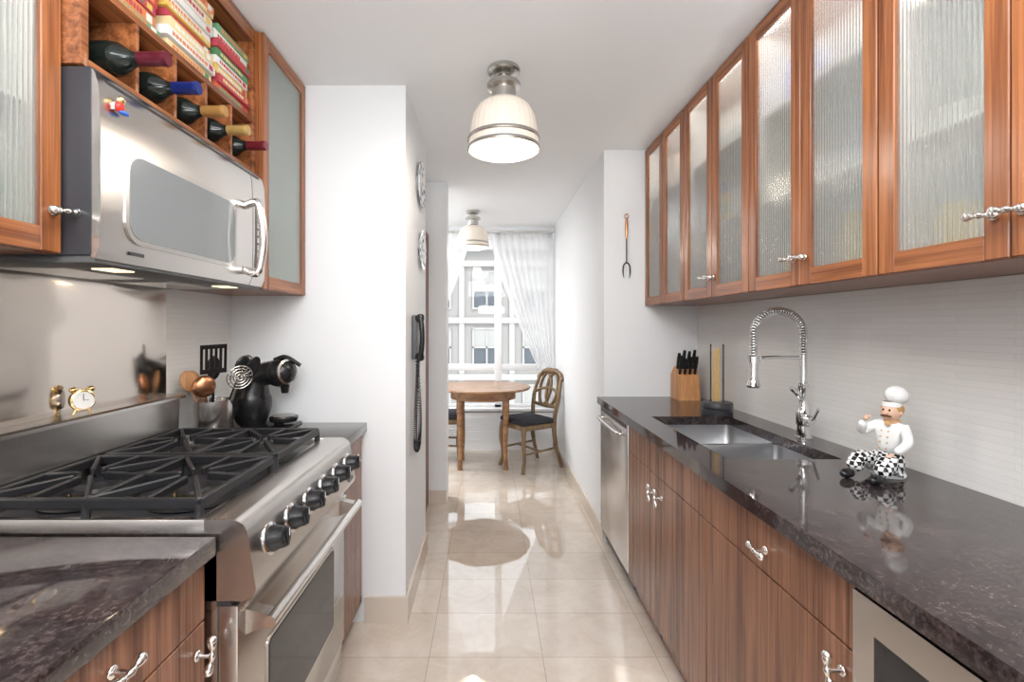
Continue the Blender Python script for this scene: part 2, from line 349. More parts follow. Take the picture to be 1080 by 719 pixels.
# ------------------------------------------------------------------ handle
def thandle(parent,x,y,z,side,vertical=False,L=0.055):
    bm=bmesh.new(); h=L
    addcyl(bm,(x,y,z),(x+side*0.03,y,z),0.0055,0.004,12)
    addball(bm,(x+side*0.004,y,z),(0.005,0.011,0.011),12,8)
    dv=Vector((0,0.25,1)).normalized() if vertical else Vector((0,1,0.12)).normalized()
    c=Vector((x+side*0.033,y,z)); pts=[];rs=[]
    for i in range(13):
        s=-1+i/6; pts.append(c+dv*h*0.5*s+Vector((side*-0.004*s*s,0,0))); rs.append(0.0055+0.0035*abs(s)**3+0.0015*math.cos(s*9))
    addsweep(bm,pts,rs,10)
    addball(bm,pts[0],0.0095,12,8); addball(bm,pts[-1],0.0095,12,8)
    fin('handle',bm,M['pewter'],parent,ang=60)

# ------------------------------------------------------------------ base cabinets
def base_cab(y0,y1,side,fronts,xf,xw):
    e=empty('base_cabinet',((xf+xw)/2,(y0+y1)/2,0))
    s=side; a,b=sorted((xf+s*0.02,xw-s*0.012))
    t=0.018
    lst=[(a,b,y0,y0+t,0.09,0.872),(a,b,y1-t,y1,0.09,0.872),(a,b,y0+t,y1-t,0.09,0.108)]
    bk=sorted((xw-s*0.02,xw-s*0.012)); lst.append((bk[0],bk[1],y0+t,y1-t,0.108,0.872))
    boxes('carcass',lst,M['woodB'],e)
    tk=sorted((xf+s*0.045,xf+s*0.06)); box('toe_kick',tk[0],tk[1],y0,y1,0,0.09,M['woodB'],e)
    fx=sorted((xf,xf+s*0.019))
    for (ya,yb,za,zb,kind,hy,hz) in fronts:
        box(kind,fx[0],fx[1],ya+0.002,yb-0.002,za+0.002,zb-0.002,M['woodB'],e,0.0015,1)
        if hy is not None: thandle(e,xf,hy,hz,-s,vertical=(kind=='door'))
    return e
XF=0.70; XLF=-0.592; ZS=0.728
base_cab(1.56,2.425,1,[(1.56,2.425,ZS,0.868,'false_front',None,0),(1.56,1.995,0.10,ZS,'door',1.955,0.66),(1.995,2.425,0.10,ZS,'door',2.035,0.655)],XF,XR)
base_cab(0.925,1.558,1,[(0.925,1.558,ZS,0.868,'drawer',1.22,0.79),(0.925,1.558,0.10,ZS,'door',0.955,0.675)],XF,XR)
base_cab(-0.4,0.305,1,[(-0.4,0.305,ZS,0.868,'drawer',0.0,0.79),(-0.4,0.305,0.10,ZS,'door',0.27,0.66)],XF,XR)
base_cab(0.35,1.008,-1,[(0.35,1.008,0.745,0.868,'drawer',0.755,0.815),(0.35,1.008,0.10,0.745,'door',0.975,0.69)],XLF,XL)
base_cab(-0.3,0.348,-1,[(-0.3,0.348,0.745,0.868,'drawer',0.05,0.815),(-0.3,0.348,0.10,0.745,'door',0.31,0.69)],XLF,XL)
base_cab(1.785,2.203,-1,[(1.785,2.203,0.745,0.868,'drawer',1.99,0.81),(1.785,2.203,0.10,0.745,'door',1.83,0.68)],XLF+0.012,XL)
CF=0.675
SX0,SX1,SY0,SY1=0.79,1.17,1.60,2.36
boxes('countertop',[(CF,SX0,-0.42,3.028,0.875,0.915),(SX1,XR-0.011,-0.42,3.028,0.875,0.915),(SX0,SX1,-0.42,SY0,0.875,0.915),(SX0,SX1,SY1,3.028,0.875,0.915)],M['granite'])
box('countertop',XL+0.008,-0.572,-0.32,1.013,0.875,0.915,M['granite'],None,0.003)
box('countertop',XL+0.008,-0.56,1.783,2.215,0.875,0.915,M['granite'],None,0.003)
box('wall_backsplash_right',XR-0.009,XR-0.001,-0.42,3.028,0.88,1.482,M['tile'])
box('wall_backsplash_left',XL+0.001,XL+0.006,-0.32,2.215,0.88,1.493,M['tile'])
s=empty('double_sink',(0.98,1.97,0.8))
def bowl(nm,x0,x1,y0,y1,z0,z1):
    bm=bmesh.new()
    o=rrect(x0,x1,y0,y1,0.035); i_=rrect(x0+0.015,x1-0.015,y0+0.015,y1-0.015,0.03)
    A=[bm.verts.new((p[0],p[1],z1)) for p in o]; B=[bm.verts.new((p[0],p[1],z0+0.02)) for p in o]; C=[bm.verts.new((p[0],p[1],z0)) for p in i_]
    n=len(o)
    for k in range(n):
        j=(k+1)%n; bm.faces.new((A[k],A[j],B[j],B[k])); bm.faces.new((B[k],B[j],C[j],C[k]))
    bm.faces.new(C); fin(nm,bm,M['sink'],s,ang=50)
    lathe(nm+'_drain',[(0,0.001),(0.03,0.001),(0.04,0.004),(0.042,0)],((x0+x1)/2+0.05,(y0+y1)/2,z0+0.0005),M['chrome'],s)
bowl('bowl_far',SX0-0.006,SX1+0.006,1.985,SY1+0.006,0.74,0.8745)
bowl('bowl_near',SX0-0.006,SX1+0.006,SY0-0.006,1.965,0.74,0.8745)
box('divider',SX0-0.006,SX1+0.006,1.963,1.987,0.76,0.873,M['sink'],s,0.003)

d=empty('dishwasher',(1.0,2.73,0))
box('body',XF+0.03,XR-0.02,2.432,3.024,0.03,0.87,M['dgrey'],d)
box('door',XF-0.005,XF+0.03,2.434,3.022,0.11,0.865,M['steelz'],d,0.006)
box('kick',XF+0.045,XF+0.06,2.434,3.022,0.0,0.10,M['dgrey'],d)
sweep('handle',bez([(XF-0.003,2.50,0.80),(XF-0.035,2.51,0.80),(XF-0.04,2.73,0.80),(XF-0.035,2.95,0.80),(XF-0.003,2.96,0.80)],8),0.010,M['steel'],d)
box('control_strip',XF-0.0065,XF-0.004,2.45,3.0,0.835,0.858,M['dark'],d)
d=empty('beverage_cooler',(1.0,0.62,0))
box('body',XF+0.03,XR-0.02,0.31,0.92,0.03,0.87,M['dgrey'],d)
bm=bmesh.new()
for b_ in [(XF-0.012,XF+0.03,0.315,0.915,0.80,0.86),(XF-0.012,XF+0.03,0.315,0.915,0.10,0.17),(XF-0.012,XF+0.03,0.315,0.375,0.17,0.80),(XF-0.012,XF+0.03,0.865,0.915,0.17,0.80)]: addbox(bm,*b_)
fin('door_frame',bm,M['steel'],d)
box('door_glass',XF-0.004,XF+0.02,0.375,0.865,0.17,0.80,M['oglass'],d)
cyl('door_handle',(XF-0.05,0.40,0.62),(XF-0.05,0.83,0.62),0.009,M['steel'],d)
for yy in (0.43,0.80): cyl('handle_post',(XF-0.05,yy,0.62),(XF-0.004,yy,0.62),0.006,M['steel'],d)
box('kick',XF+0.045,XF+0.06,0.315,0.915,0.0,0.10,M['dgrey'],d)

# ------------------------------------------------------------------ upper cabinets with glass doors
cols=[(0.65,0.05,0.03),(0.85,0.62,0.06),(0.06,0.40,0.13),(0.88,0.88,0.86),(0.08,0.16,0.6),(0.88,0.32,0.06),(0.85,0.84,0.8),(0.25,0.10,0.42),(0.75,0.78,0.78),(0.7,0.55,0.4),(0.88,0.88,0.86)]
CM=[P('tableware_%d'%i,c,0.4) for i,c in enumerate(cols)]
def upper_cab(y0,y1,side,xf,xw,z0,z1,doors,glass,lit=0,shelves=3):
    s=side; e=empty('glass_upper_cabinet',((xf+xw)/2,(y0+y1)/2,z0)); t=0.018
    a,b=sorted((xf+s*0.02,xw-s*0.001))
    boxes('carcass',[(a,b,y0,y0+t,z0,z1),(a,b,y1-t,y1,z0,z1),(a,b,y0+t,y1-t,z0,z0+t),(a,b,y0+t,y1-t,z1-t,z1)],M['woodU'],e)
    bk=sorted((xw-s*0.01,xw-s*0.001)); box('back',bk[0],bk[1],y0+t,y1-t,z0+t,z1-t,M['white'],e)
    il=[(a+0.001,b-0.012,y0+t,y0+t+0.002,z0+t,z1-t),(a+0.001,b-0.012,y1-t-0.002,y1-t,z0+t,z1-t)]
    boxes('lining',il,M['inner'],e)
    sh=[]; hz=(z1-z0)/shelves
    a2,b2=sorted((xf+s*0.07,xw-s*0.01))
    for i in range(1,shelves): sh.append((a2,b2,y0+t+0.002,y1-t-0.002,z0+i*hz,z0+i*hz+0.01))
    boxes('shelves',sh,M['inner'] ,e)
    for i in range(shelves):
        zb=z0+(t if i==0 else i*hz+0.01); y=y0+0.04
        while y<y1-0.10:
            w_=random.uniform(0.07,0.13); w_=min(w_,y1-0.03-y); hh=random.uniform(0.10,hz-0.07); cx=xf+s*random.uniform(0.13,0.16)
            mt=random.choice(CM); k=random.random()
            if k<0.45:
                n_=random.randint(3,8); bm=bmesh.new()
                for q in range(n_): addlathe(bm,[(0,0),(w_*0.3,0),(w_*0.5,0.028),(w_*0.48,0.028),(0,0.006)],(cx,y+w_/2,zb+q*0.013),seg=20)
                fin('bowl_stack',bm,CM[random.choice((3,6,3,8))],e)
            elif k<0.7:
                lathe('jar',[(0,0),(w_*0.40,0),(w_*0.42,hh*0.75),(w_*0.3,hh*0.85),(w_*0.3,hh),(0,hh)],(cx,y+w_/2,zb),mt,e,seg=16)
            else:
                box('package',cx-0.04,cx+0.04,y,y+w_*0.9,zb,zb+hh,mt,e,0.003)
                xx=cx-s*0.0405; box('package_label',min(xx,xx-s*0.001),max(xx,xx-s*0.001),y+w_*0.15,y+w_*0.75,zb+hh*0.3,zb+hh*0.65,random.choice(CM),e)
            y+=w_+0.008
    fx=sorted((xf,xf+s*0.02)); gx=sorted((xf+s*0.008,xf+s*0.013)); fw=0.047
    for (ya,yb,hy) in doors:
        ya+=0.0015; yb-=0.0015; za=z0+0.001; zb=z1-0.002
        bm=bmesh.new(); addbox(bm,fx[0],fx[1],ya,ya+fw,za,zb,0.002,1); addbox(bm,fx[0],fx[1],yb-fw,yb,za,zb,0.002,1); fin('door_stiles',bm,M['woodU'],e)
        bm=bmesh.new(); addbox(bm,fx[0]+0.0003,fx[1]-0.0003,ya+fw,yb-fw,za,za+fw*1.05,0.001,1); addbox(bm,fx[0]+0.0003,fx[1]-0.0003,ya+fw,yb-fw,zb-fw*1.05,zb,0.001,1); fin('door_rails',bm,M['woodUy'],e)
        box('glass_panel',gx[0],gx[1],ya+fw-0.004,yb-fw+0.004,za+fw-0.004,zb-fw+0.004,glass,e)
        if hy is not None: thandle(e,xf,hy,z0+0.085,-s,vertical=False)
    if lit:
        l=bpy.data.lights.new('cabinet_fill','AREA'); l.shape='RECTANGLE'; l.size=0.03; l.size_y=(y1-y0)-0.08; l.energy=lit; l.color=(1,0.99,0.97)  # added fill inside the cabinet, brightens contents behind the glass
        o=bpy.data.objects.new('cabinet_fill',l); o.location=(xf+s*0.04,(y0+y1)/2,z1-0.03); o.rotation_euler=(0,R(-s*10),0); bpy.context.scene.collection.objects.link(o)
    return e
XU=0.974; UZ0=1.483; UZ1=2.452
upper_cab(2.425,3.025,1,XU,XR,UZ0,UZ1,[(2.725,3.025,None),(2.425,2.725,None)],M['reed'],4.5)
upper_cab(1.82,2.422,1,XU,XR,UZ0,UZ1,[(2.12,2.422,2.145),(1.82,2.12,2.095)],M['reed'],5)
upper_cab(1.215,1.817,1,XU,XR,UZ0,UZ1,[(1.515,1.817,1.54),(1.215,1.515,1.49)],M['reed'],6)
upper_cab(0.605,1.212,1,XU,XR,UZ0,UZ1,[(0.905,1.212,0.93),(0.605,0.905,0.88)],M['reed'],6)
upper_cab(0.0,0.602,1,XU,XR,UZ0,UZ1,[(0.30,0.602,0.325),(0.0,0.30,0.275)],M['reed'])
upper_cab(0.42,1.025,-1,-0.905,XL,1.508,UZ1,[(0.725,1.025,1.0),(0.42,0.725,0.45)],M['reed'],6)
upper_cab(1.797,2.212,-1,-0.84,XL,1.494,UZ1,[(1.797,2.212,None)],M['frost'])
# wine rack
wr=empty('wine_rack_shelf',(-1.0,1.41,1.92))
X0=XL+0.001;X1=-0.868
lst=[(X0,X1,1.028,1.048,1.915,UZ1),(X0,X1,1.774,1.794,1.915,UZ1),(X0,X1,1.048,1.774,1.915,1.933),(X0,X1,1.048,1.774,2.10,2.118),(X0,X1,1.048,1.774,2.40,UZ1),(X0,X0+0.01,1.048,1.774,1.933,2.40)]
yc=[1.048+0.7260*(i+0.5)/5 for i in range(5)]
for i in range(1,5):
    y=1.048+0.726*i/5; lst.append((X0+0.01,X1,y-0.006,y+0.006,1.933,2.10))
boxes('case',lst,M['woodUy'],wr,0.001)
caps=[(0.10,0.008,0.02),(0.008,0.02,0.14),(0.38,0.2,0.06),(0.42,0.27,0.09),(0.15,0.015,0.025)]
for i,y in enumerate(yc):
    wb=empty('wine_bottle',(-0.95,y,1.972)); tip=[-0.745,-0.76,-0.77,-0.775,-0.785][i]
    o=(tip,y,1.974+0.004*i); 
    lathe('glass',[(0,0.30),(0.036,0.30),(0.038,0.295),(0.038,0.125),(0.034,0.105),(0.02,0.085),(0.0145,0.07),(0.0145,0.002),(0,0.002)],o,M['bottle'],wb,axis=(-1,0,0))
    lathe('capsule',[(0,-0.001),(0.0155,-0.001),(0.0165,0.004),(0.0165,0.012),(0.0155,0.014),(0.0155,0.065),(0.0145,0.066)],o,P('capsule_foil_%d'%i,caps[i],0.3,0.2),wb,axis=(-1,0,0))
bk=empty('cookbooks',(-0.98,1.41,2.12))
bc=[(0.5,0.05,0.04),(0.7,0.66,0.58),(0.52,0.1,0.05),(0.65,0.42,0.09),(0.65,0.65,0.63),(0.6,0.2,0.07),(0.07,0.2,0.08),(0.4,0.05,0.07),(0.7,0.7,0.64),(0.12,0.3,0.16),(0.65,0.52,0.28)]
BM=[P('book_cover_%d'%i,c,0.4) for i,c in enumerate(bc)]
for (ya,yb) in ((1.06,1.29),(1.30,1.53),(1.54,1.765)):
    z=2.119; last=None
    while z<2.33:
        th=random.uniform(0.014,0.032); dx=random.uniform(0,0.02); m_=random.choice([q for q in BM if q is not last]); last=m_; yy=ya+random.uniform(0,0.02); y2=yb-random.uniform(0,0.02); xe=-0.862-dx
        box('cover',XL+0.06,xe,yy,y2,z,z+th,m_,bk,0.002)
        bm=bmesh.new(); q=yy+0.02
        while q<y2-0.05:
            l_=random.uniform(0.006,0.016); addbox(bm,xe-0.001,xe+0.0006,q,q+l_,z+th*0.3,z+th*0.7); q+=l_+0.004
        fin('spine_title',bm,random.choice([q_ for q_ in BM if q_ is not m_]),bk)
        box('spine_mark',xe-0.001,xe+0.0006,y2-0.035,y2-0.015,z+th*0.2,z+th*0.8,random.choice([q_ for q_ in BM if q_ is not m_]),bk)
        z+=th+0.0006

# ------------------------------------------------------------------ microwave
mw=empty('over_range_microwave',(-1.0,1.41,1.49))
Y0,Y1,Z0,Z1=1.03,1.79,1.495,1.91
box('body',XL+0.012,-0.848,Y0,Y1-0.0,Z0+0.012,Z1,M['dark'],mw,0.003)
poly=[(-0.850,Z0+0.008),(-0.842,Z0+0.005),(-0.833,Z0+0.03),(-0.829,1.62),(-0.829,1.78),(-0.833,Z1-0.045),(-0.842,Z1-0.012),(-0.850,Z1-0.002)]
prism('door',poly,'y',Y0+0.002,1.695,M['steel'],mw)
prism('control_panel',poly,'y',1.699,Y1,M['steel'],mw)
prism('window_frame',rrect(1.10,1.585,1.545,1.765,0.05),'x',-0.832,-0.8262,M['nickel'],mw)
prism('window',rrect(1.112,1.573,1.557,1.753,0.042),'x',-0.829,-0.8250,M['mglass'],mw)
prism('keypad',rrect(1.715,1.778,1.56,1.80,0.01),'x',-0.832,-0.8272,M['dgrey'],mw)
box('display',-0.829,-0.8262,1.722,1.771,1.765,1.79,M['oglass'],mw)
boxes('keys',[(-0.829,-0.8262,1.723+c_*0.017,1.736+c_*0.017,1.575+r_*0.026,1.592+r_*0.026) for c_ in range(3) for r_ in range(7)],M['nickel'],mw)
boxes('vent',[(-0.86,-0.8385,Y0+0.03,1.76,Z1-0.026+0.007*i,Z1-0.023+0.007*i) for i in range(2)],M['dark'],mw)
bm=bmesh.new()
addsweep(bm,bez([(-0.83,1.645,1.545),(-0.79,1.645,1.535),(-0.775,1.645,1.58),(-0.768,1.645,1.65),(-0.775,1.645,1.73),(-0.79,1.645,1.775),(-0.83,1.645,1.765)],8),0.0135,12)
fin('handle',bm,M['pewter'],mw,ang=80)
box('underside',XL+0.012,-0.845,Y0+0.005,Y1-0.005,Z0-0.004,Z0+0.012,M['dgrey'],mw,0.003)
boxes('grease_filters',[(-1.12,-0.97,1.10,1.36,Z0-0.008,Z0-0.003),(-1.12,-0.97,1.46,1.72,Z0-0.008,Z0-0.003)],M['nickel'],mw)
boxes('task_lights',[(-0.93,-0.88,1.13,1.20,Z0-0.007,Z0-0.003),(-0.93,-0.88,1.62,1.69,Z0-0.007,Z0-0.003)],M['led'],mw)
box('badge',-0.8320,-0.8275,1.12,1.16,1.519,1.527,M['dark'],mw)
mg=empty('novelty_magnet',(-0.83,1.07,1.85))
ball('body',(-0.822,1.075,1.842),(0.008,0.012,0.012),M['red'],mg); ball('head',(-0.82,1.078,1.858),(0.008,0.009,0.009),M['gold'],mg); ball('feet',(-0.82,1.085,1.832),(0.008,0.014,0.005),P('blue_glaze',(0.05,0.15,0.6),0.3),mg)
boxes('magnet_base',[(-0.833,-0.818,1.068,1.082,1.836,1.85)],M['white'],mg)

# ------------------------------------------------------------------ gas range
g=empty('gas_range',(-0.85,1.4,0))
RY0,RY1=1.02,1.778; XBK=XL+0.012
box('body',XBK,-0.575,RY0,RY1,0.10,0.90,M['steelz'],g)
box('kick',XBK+0.05,-0.62,RY0+0.02,RY1-0.02,0.0,0.10,M['dgrey'],g)
boxes('top_rim',[(XBK,-0.60,RY0,RY0+0.018,0.90,0.947),(XBK,-0.60,RY1-0.018,RY1,0.90,0.947),(-0.62,-0.60,RY0+0.018,RY1-0.018,0.90,0.945)],M['steel'],g,0.003)
box('cooktop',XBK,-0.60,RY0+0.018,RY1-0.018,0.90,0.922,M['dark'],g)
prism('control_panel',[(-0.602,0.775),(-0.602,0.947),(-0.545,0.947),(-0.531,0.944),(-0.518,0.936),(-0.511,0.922),(-0.492,0.80),(-0.498,0.785),(-0.52,0.775)],'y',RY0,RY1,M['steel'],g)
box('panel_seam',-0.60,-0.548,RY0+0.004,RY1-0.004,0.762,0.775,M['dark'],g)
box('oven_door',-0.575,-0.532,RY0+0.004,RY1-0.004,0.21,0.762,M['steel'],g,0.005)
prism('oven_window_bezel',rrect(1.15,1.65,0.33,0.61,0.02),'x',-0.534,-0.528,M['nickel'],g)
prism('oven_window',rrect(1.16,1.64,0.34,0.60,0.015),'x',-0.532,-0.5265,M['oglass'],g)
box('lower_panel',-0.575,-0.540,RY0+0.004,RY1-0.004,0.105,0.203,M['steel'],g,0.004)
cyl('handle_bar',(-0.475,RY0+0.025,0.715),(-0.475,RY1-0.025,0.715),0.014,M['pewter'],g)
for yy in (RY0+0.05,RY1-0.05):
    prism('handle_bracket',[(-0.533,0.738),(-0.533,0.682),(-0.515,0.69),(-0.473,0.704),(-0.465,0.718),(-0.485,0.728)],'y',yy-0.015,yy+0.015,M['steel'],g)
box('badge',-0.498,-0.4915,1.70,1.75,0.806,0.816,M['dark'],g)
ax=Vector((1,0,0.16)).normalized()
for i in range(6):
    y=1.11+i*0.121; o=Vector((-0.504,y,0.868))
    lathe('knob_bezel',[(0,0),(0.036,0),(0.036,0.004),(0.031,0.007),(0,0.007)],o,M['chrome'],g,axis=ax)
    lathe('knob',[(0,0.006),(0.029,0.006),(0.0295,0.012),(0.025,0.022),(0.0235,0.038),(0.020,0.041),(0,0.041)],o,M['black'],g,axis=ax)
    p=o+ax*0.040; 
    box('knob_grip',p.x-0.012,p.x+0.006,y-0.005,y+0.005,p.z-0.021,p.z+0.021,M['black'],g,0.002)
    box('knob_mark',p.x+0.0055,p.x+0.0068,y-0.001,y+0.001,p.z+0.002,p.z+0.018,M['white'],g)
prism('backguard',[(XBK,0.90),(XBK,1.108),(-1.118,1.108),(-1.112,1.103),(-1.112,1.094),(-1.135,1.088),(-1.14,0.93),(-1.13,0.90)],'y',RY0-0.0,RY1-0.005,M['steel'],g)
box('splash_panel',XL+0.007,XL+0.011,0.93,1.765,0.918,1.493,M['steelp'],g)
bx=[-1.0,-0.74]; by=[1.215,1.585]
bmI=bmesh.new(); bmB=bmesh.new(); bmS=bmesh.new()
def bar(bm,p0,p1,w_=0.011,h=0.014):
    p0=Vector(p0);p1=Vector(p1); d_=p1-p0; L=d_.length; a=math.atan2(d_.y,d_.x)
    r_=bmesh.ops.create_cube(bm,size=1,matrix=Matrix.Translation((p0+p1)/2)@Matrix.Rotation(a,4,'Z')@Matrix.Rotation(-math.asin(d_.z/L),4,'Y')@Matrix.Diagonal((L,w_,h,1)))
    es=set(); [es.update(v.link_edges) for v in r_['verts']]
    bmesh.ops.bevel(bm,geom=list(es),offset=0.003,segments=1,affect='EDGES')
GZ=0.973
for yb_ in by:
    ya,yb2=yb_-0.172,yb_+0.172; xa,xb=-1.118,-0.625
    for p in (((xa,ya),(xb,ya)),((xa,yb2),(xb,yb2)),((xa,ya),(xa,yb2)),((xb,ya),(xb,yb2)),((-0.87,ya),(-0.87,yb2))):
        bar(bmI,(*p[0],GZ),(*p[1],GZ),0.015,0.024)
    for x in (xa,-0.87,xb):
        for y in (ya,yb2): addcyl(bmI,(x,y,0.922),(x,y,GZ),0.011,0.008,10)
    for xc in bx:
        x_lo=xa if xc<-0.87 else -0.87; x_hi=-0.87 if xc<-0.87 else xb
        for (ex,ey) in ((x_lo,ya),(x_lo,yb2),(x_hi,ya),(x_hi,yb2),(xc,ya),(xc,yb2),(x_lo,yb_),(x_hi,yb_)):
            dx,dy=ex-xc,ey-yb_; l=math.hypot(dx,dy); rin=0.033
            bar(bmI,(xc+dx/l*rin,yb_+dy/l*rin,GZ+0.008),(ex,ey,GZ+0.003),0.011,0.020)
        addlathe(bmB,[(0,0.0),(0.052,0.0),(0.052,0.012),(0.046,0.018),(0,0.018)],(xc,yb_,0.922))
        addlathe(bmI,[(0,0.018),(0.04,0.018),(0.042,0.024),(0.036,0.031),(0,0.033)],(xc,yb_,0.922))
        addlathe(bmS,[(0.06,0.0),(0.10,0.0),(0.104,0.004),(0.098,0.006),(0.06,0.001)],(xc,yb_,0.922))
fin('grates',bmI,M['iron'],g); fin('burner_heads',bmB,M['gold'],g); fin('burner_bowls',bmS,M['iron'],g)
c=empty('desk_clock',(-1.145,1.36,1.109))
cdir=Vector((0.85,-0.5,0)).normalized(); cc=Vector((-1.145,1.36,1.148))
lathe('case',[(0,-0.012),(0.026,-0.012),(0.03,-0.006),(0.03,0.006),(0.027,0.01),(0.024,0.009)],cc,M['pewter'],c,axis=cdir)
lathe('bezel',[(0.024,0.0095),(0.029,0.008),(0.0305,0.004),(0.0295,0.010),(0.026,0.012)],cc,M['gold'],c,axis=cdir)
lathe('dial',[(0,0.0085),(0.0255,0.0085)],cc,M['white'],c,axis=cdir)
sd=Vector((0.5,0.85,0)).normalized()
for sgn in (-1,1):
    q=cc+sd*0.02*sgn+Vector((0,0,0.03)); ball('bell',q,(0.010,0.010,0.008),M['gold'],c)
    cyl('leg',cc+sd*0.012*sgn-Vector((0,0,0.022)),cc+sd*0.02*sgn-Vector((0,0,0.0385)),0.003,M['gold'],c)
f=cc+cdir*0.0095
sweep('hands',[f+Vector((0,0,0.018)),f,f+sd*0.012],0.0009,M['black'],c,seg=6)

# ------------------------------------------------------------------ utensil holder
ux,uy,uz=-1.065,1.87,0.9155
u=empty('utensil_holder',(ux,uy,uz))
lathe('canister',[(0,0),(0.066,0),(0.068,0.003),(0.068,0.155),(0.070,0.157),(0.066,0.157),(0.064,0.152),(0.064,0.006),(0,0.006)],(ux,uy,uz),M['steelz'],u)
def utensil(name,base,top,kind,mat):
    base=Vector(base);top=Vector(top); d_=(top-base).normalized()
    sweep(name+'_handle',[base,base.lerp(top,0.5),top],[0.006,0.005,0.0045],mat,u,seg=8)
    view=Vector((0.75,-0.65,0)); side_=d_.cross(view).normalized(); nrm=side_.cross(d_).normalized()
    mt=Matrix((side_,d_,nrm)).transposed().to_4x4()
    bm=bmesh.new()
    if kind=='spoon': addball(bm,(0,0.035,0),(0.029,0.042,0.007))
    elif kind=='ladle': addball(bm,(0,0.035,0.0),(0.042,0.042,0.024))
    elif kind=='spatula':
        W=0.042;L=0.10
        for i in range(6):
            x=-W+i*(2*W)/5; addbox(bm,x-0.005,x+0.005,0.0,L,-0.0015,0.0015)
        addbox(bm,-W-0.005,W+0.005,-0.006,0.012,-0.0018,0.0018); addbox(bm,-W-0.005,W+0.005,L-0.010,L+0.006,-0.0018,0.0018)
    elif kind=='skimmer':
        for k in range(1,5): 
            addsweep(bm,[(0.0115*k*math.cos(a*math.pi/12),0.045+0.0115*k*math.sin(a*math.pi/12),0) for a in range(24)],0.0026,6,True)
        for a in range(8): 
            q=a*math.pi/8; addcyl(bm,(-0.045*math.cos(q),0.045-0.045*math.sin(q),0),(0.045*math.cos(q),0.045+0.045*math.sin(q),0),0.0018,seg=6)
    elif kind=='flat': addball(bm,(0,0.035,0),(0.026,0.048,0.004))
    for v in bm.verts: v.co=mt@v.co+top
    fin(name,bm,mat,u,ang=60)
B=lambda a,b_:(ux+a,uy+b_,uz+0.02)
utensil('wooden_spoon',B(0.0,-0.02),(ux-0.050,uy-0.055,uz+0.20),'spoon',M['spoonw'])
utensil('copper_ladle',B(0.01,-0.02),(ux+0.0,uy-0.055,uz+0.18),'ladle',M['copper'])
utensil('wooden_spatula',B(0.0,0.0),(ux-0.062,uy-0.0,uz+0.19),'flat',M['spoonw'])
utensil('slotted_turner',B(-0.01,0.01),(ux+0.01,uy-0.02,uz+0.265),'spatula',M['black'])
utensil('skimmer',B(0.02,0.0),(ux+0.085,uy+0.0,uz+0.20),'skimmer',M['nickel'])
utensil('black_spoon',B(0.0,0.02),(ux+0.075,uy+0.045,uz+0.25),'spoon',M['black'])
utensil('black_spatula',B(-0.02,0.02),(ux-0.03,uy+0.05,uz+0.24),'flat',M['black'])
utensil('steel_spoon',B(-0.02,0.0),(ux-0.07,uy+0.03,uz+0.17),'spoon',M['nickel'])
utensil('black_masher',B(0.02,0.02),(ux+0.12,uy+0.03,uz+0.245),'flat',M['black'])

cx,cy,cz=-0.955,2.06,0.9165
c=empty('coffee_machine',(cx,cy,cz))
box('base',cx-0.06,cx+0.13,cy-0.085,cy+0.085,cz,cz+0.022,M['black'],c,0.01,3)
lathe('drip_tray',[(0,0),(0.052,0),(0.058,0.01),(0.058,0.02),(0.05,0.022),(0,0.022)],(cx+0.08,cy,cz+0.035),M['black'],c)
lathe('drip_grid',[(0,0),(0.048,0),(0.048,0.003),(0,0.003)],(cx+0.08,cy,cz+0.058),M['nickel'],c)
cyl('tray_post',(cx+0.06,cy,cz+0.02),(cx+0.06,cy,cz+0.04),0.02,M['black'],c)
sweep('body',bez([(cx-0.05,cy,cz+0.018),(cx-0.055,cy,cz+0.09),(cx-0.055,cy,cz+0.16),(cx-0.02,cy,cz+0.225),(cx+0.045,cy,cz+0.245)],8),[0.05+0.03*math.sin(math.pi*min(1,i/22)) for i in range(33)],M['black'],c,seg=24)
ball('tank',(cx-0.075,cy+0.0,cz+0.105),(0.06,0.075,0.10),M['black'],c)
ball('head',(cx+0.065,cy,cz+0.24),(0.066,0.062,0.06),M['black'],c)
lathe('chrome_ring',[(0.045,0),(0.052,0.0),(0.054,0.006),(0.046,0.01),(0.042,0.004)],(cx+0.10,cy-0.018,cz+0.245),M['nickel'],c,axis=(0.9,-0.4,0.1))
cyl('spout',(cx+0.085,cy,cz+0.20),(cx+0.085,cy,cz+0.155),0.022,M['black'],c,r1=0.014)
sweep('lever',bez([(cx+0.04,cy,cz+0.295),(cx+0.09,cy,cz+0.307),(cx+0.15,cy,cz+0.272)],8),[0.010]*8+[0.009]*9,M['black'],c,seg=10)
sweep('water_hook',bez([(cx-0.1,cy,cz+0.18),(cx-0.115,cy,cz+0.26),(cx-0.08,cy,cz+0.31),(cx-0.04,cy,cz+0.29)],8),0.007,M['nickel'],c)

# ------------------------------------------------------------------ faucet
f=empty('kitchen_faucet',(1.235,1.90,0.915)); fx,fy,fz=1.235,1.90,0.9155
lathe('body',[(0,0),(0.03,0),(0.03,0.006),(0.024,0.012),(0.022,0.05),(0.026,0.055),(0.026,0.10),(0.022,0.105),(0.016,0.12),(0.016,0.19),(0.019,0.195),(0.019,0.215),(0.012,0.22),(0.010,0.33),(0,0.33)],(fx,fy,fz),M['chrome'],f)
def arc(t):
    if t<0.35: return Vector((fx,fy,fz+0.215+t/0.35*0.19))
    if t<0.85:
        a=(t-0.35)/0.5*math.pi; return Vector((fx-0.10+0.10*math.cos(a),fy-0.01*(t-0.35),fz+0.405+0.095*math.sin(a)))
    return Vector((fx-0.20,fy-0.006,fz+0.405-(t-0.85)/0.15*0.09))
cp=[arc(i/100) for i in range(101)]
sweep('hose',cp,0.0065,M['dgrey'],f,seg=10)
tot=0;L=[0]
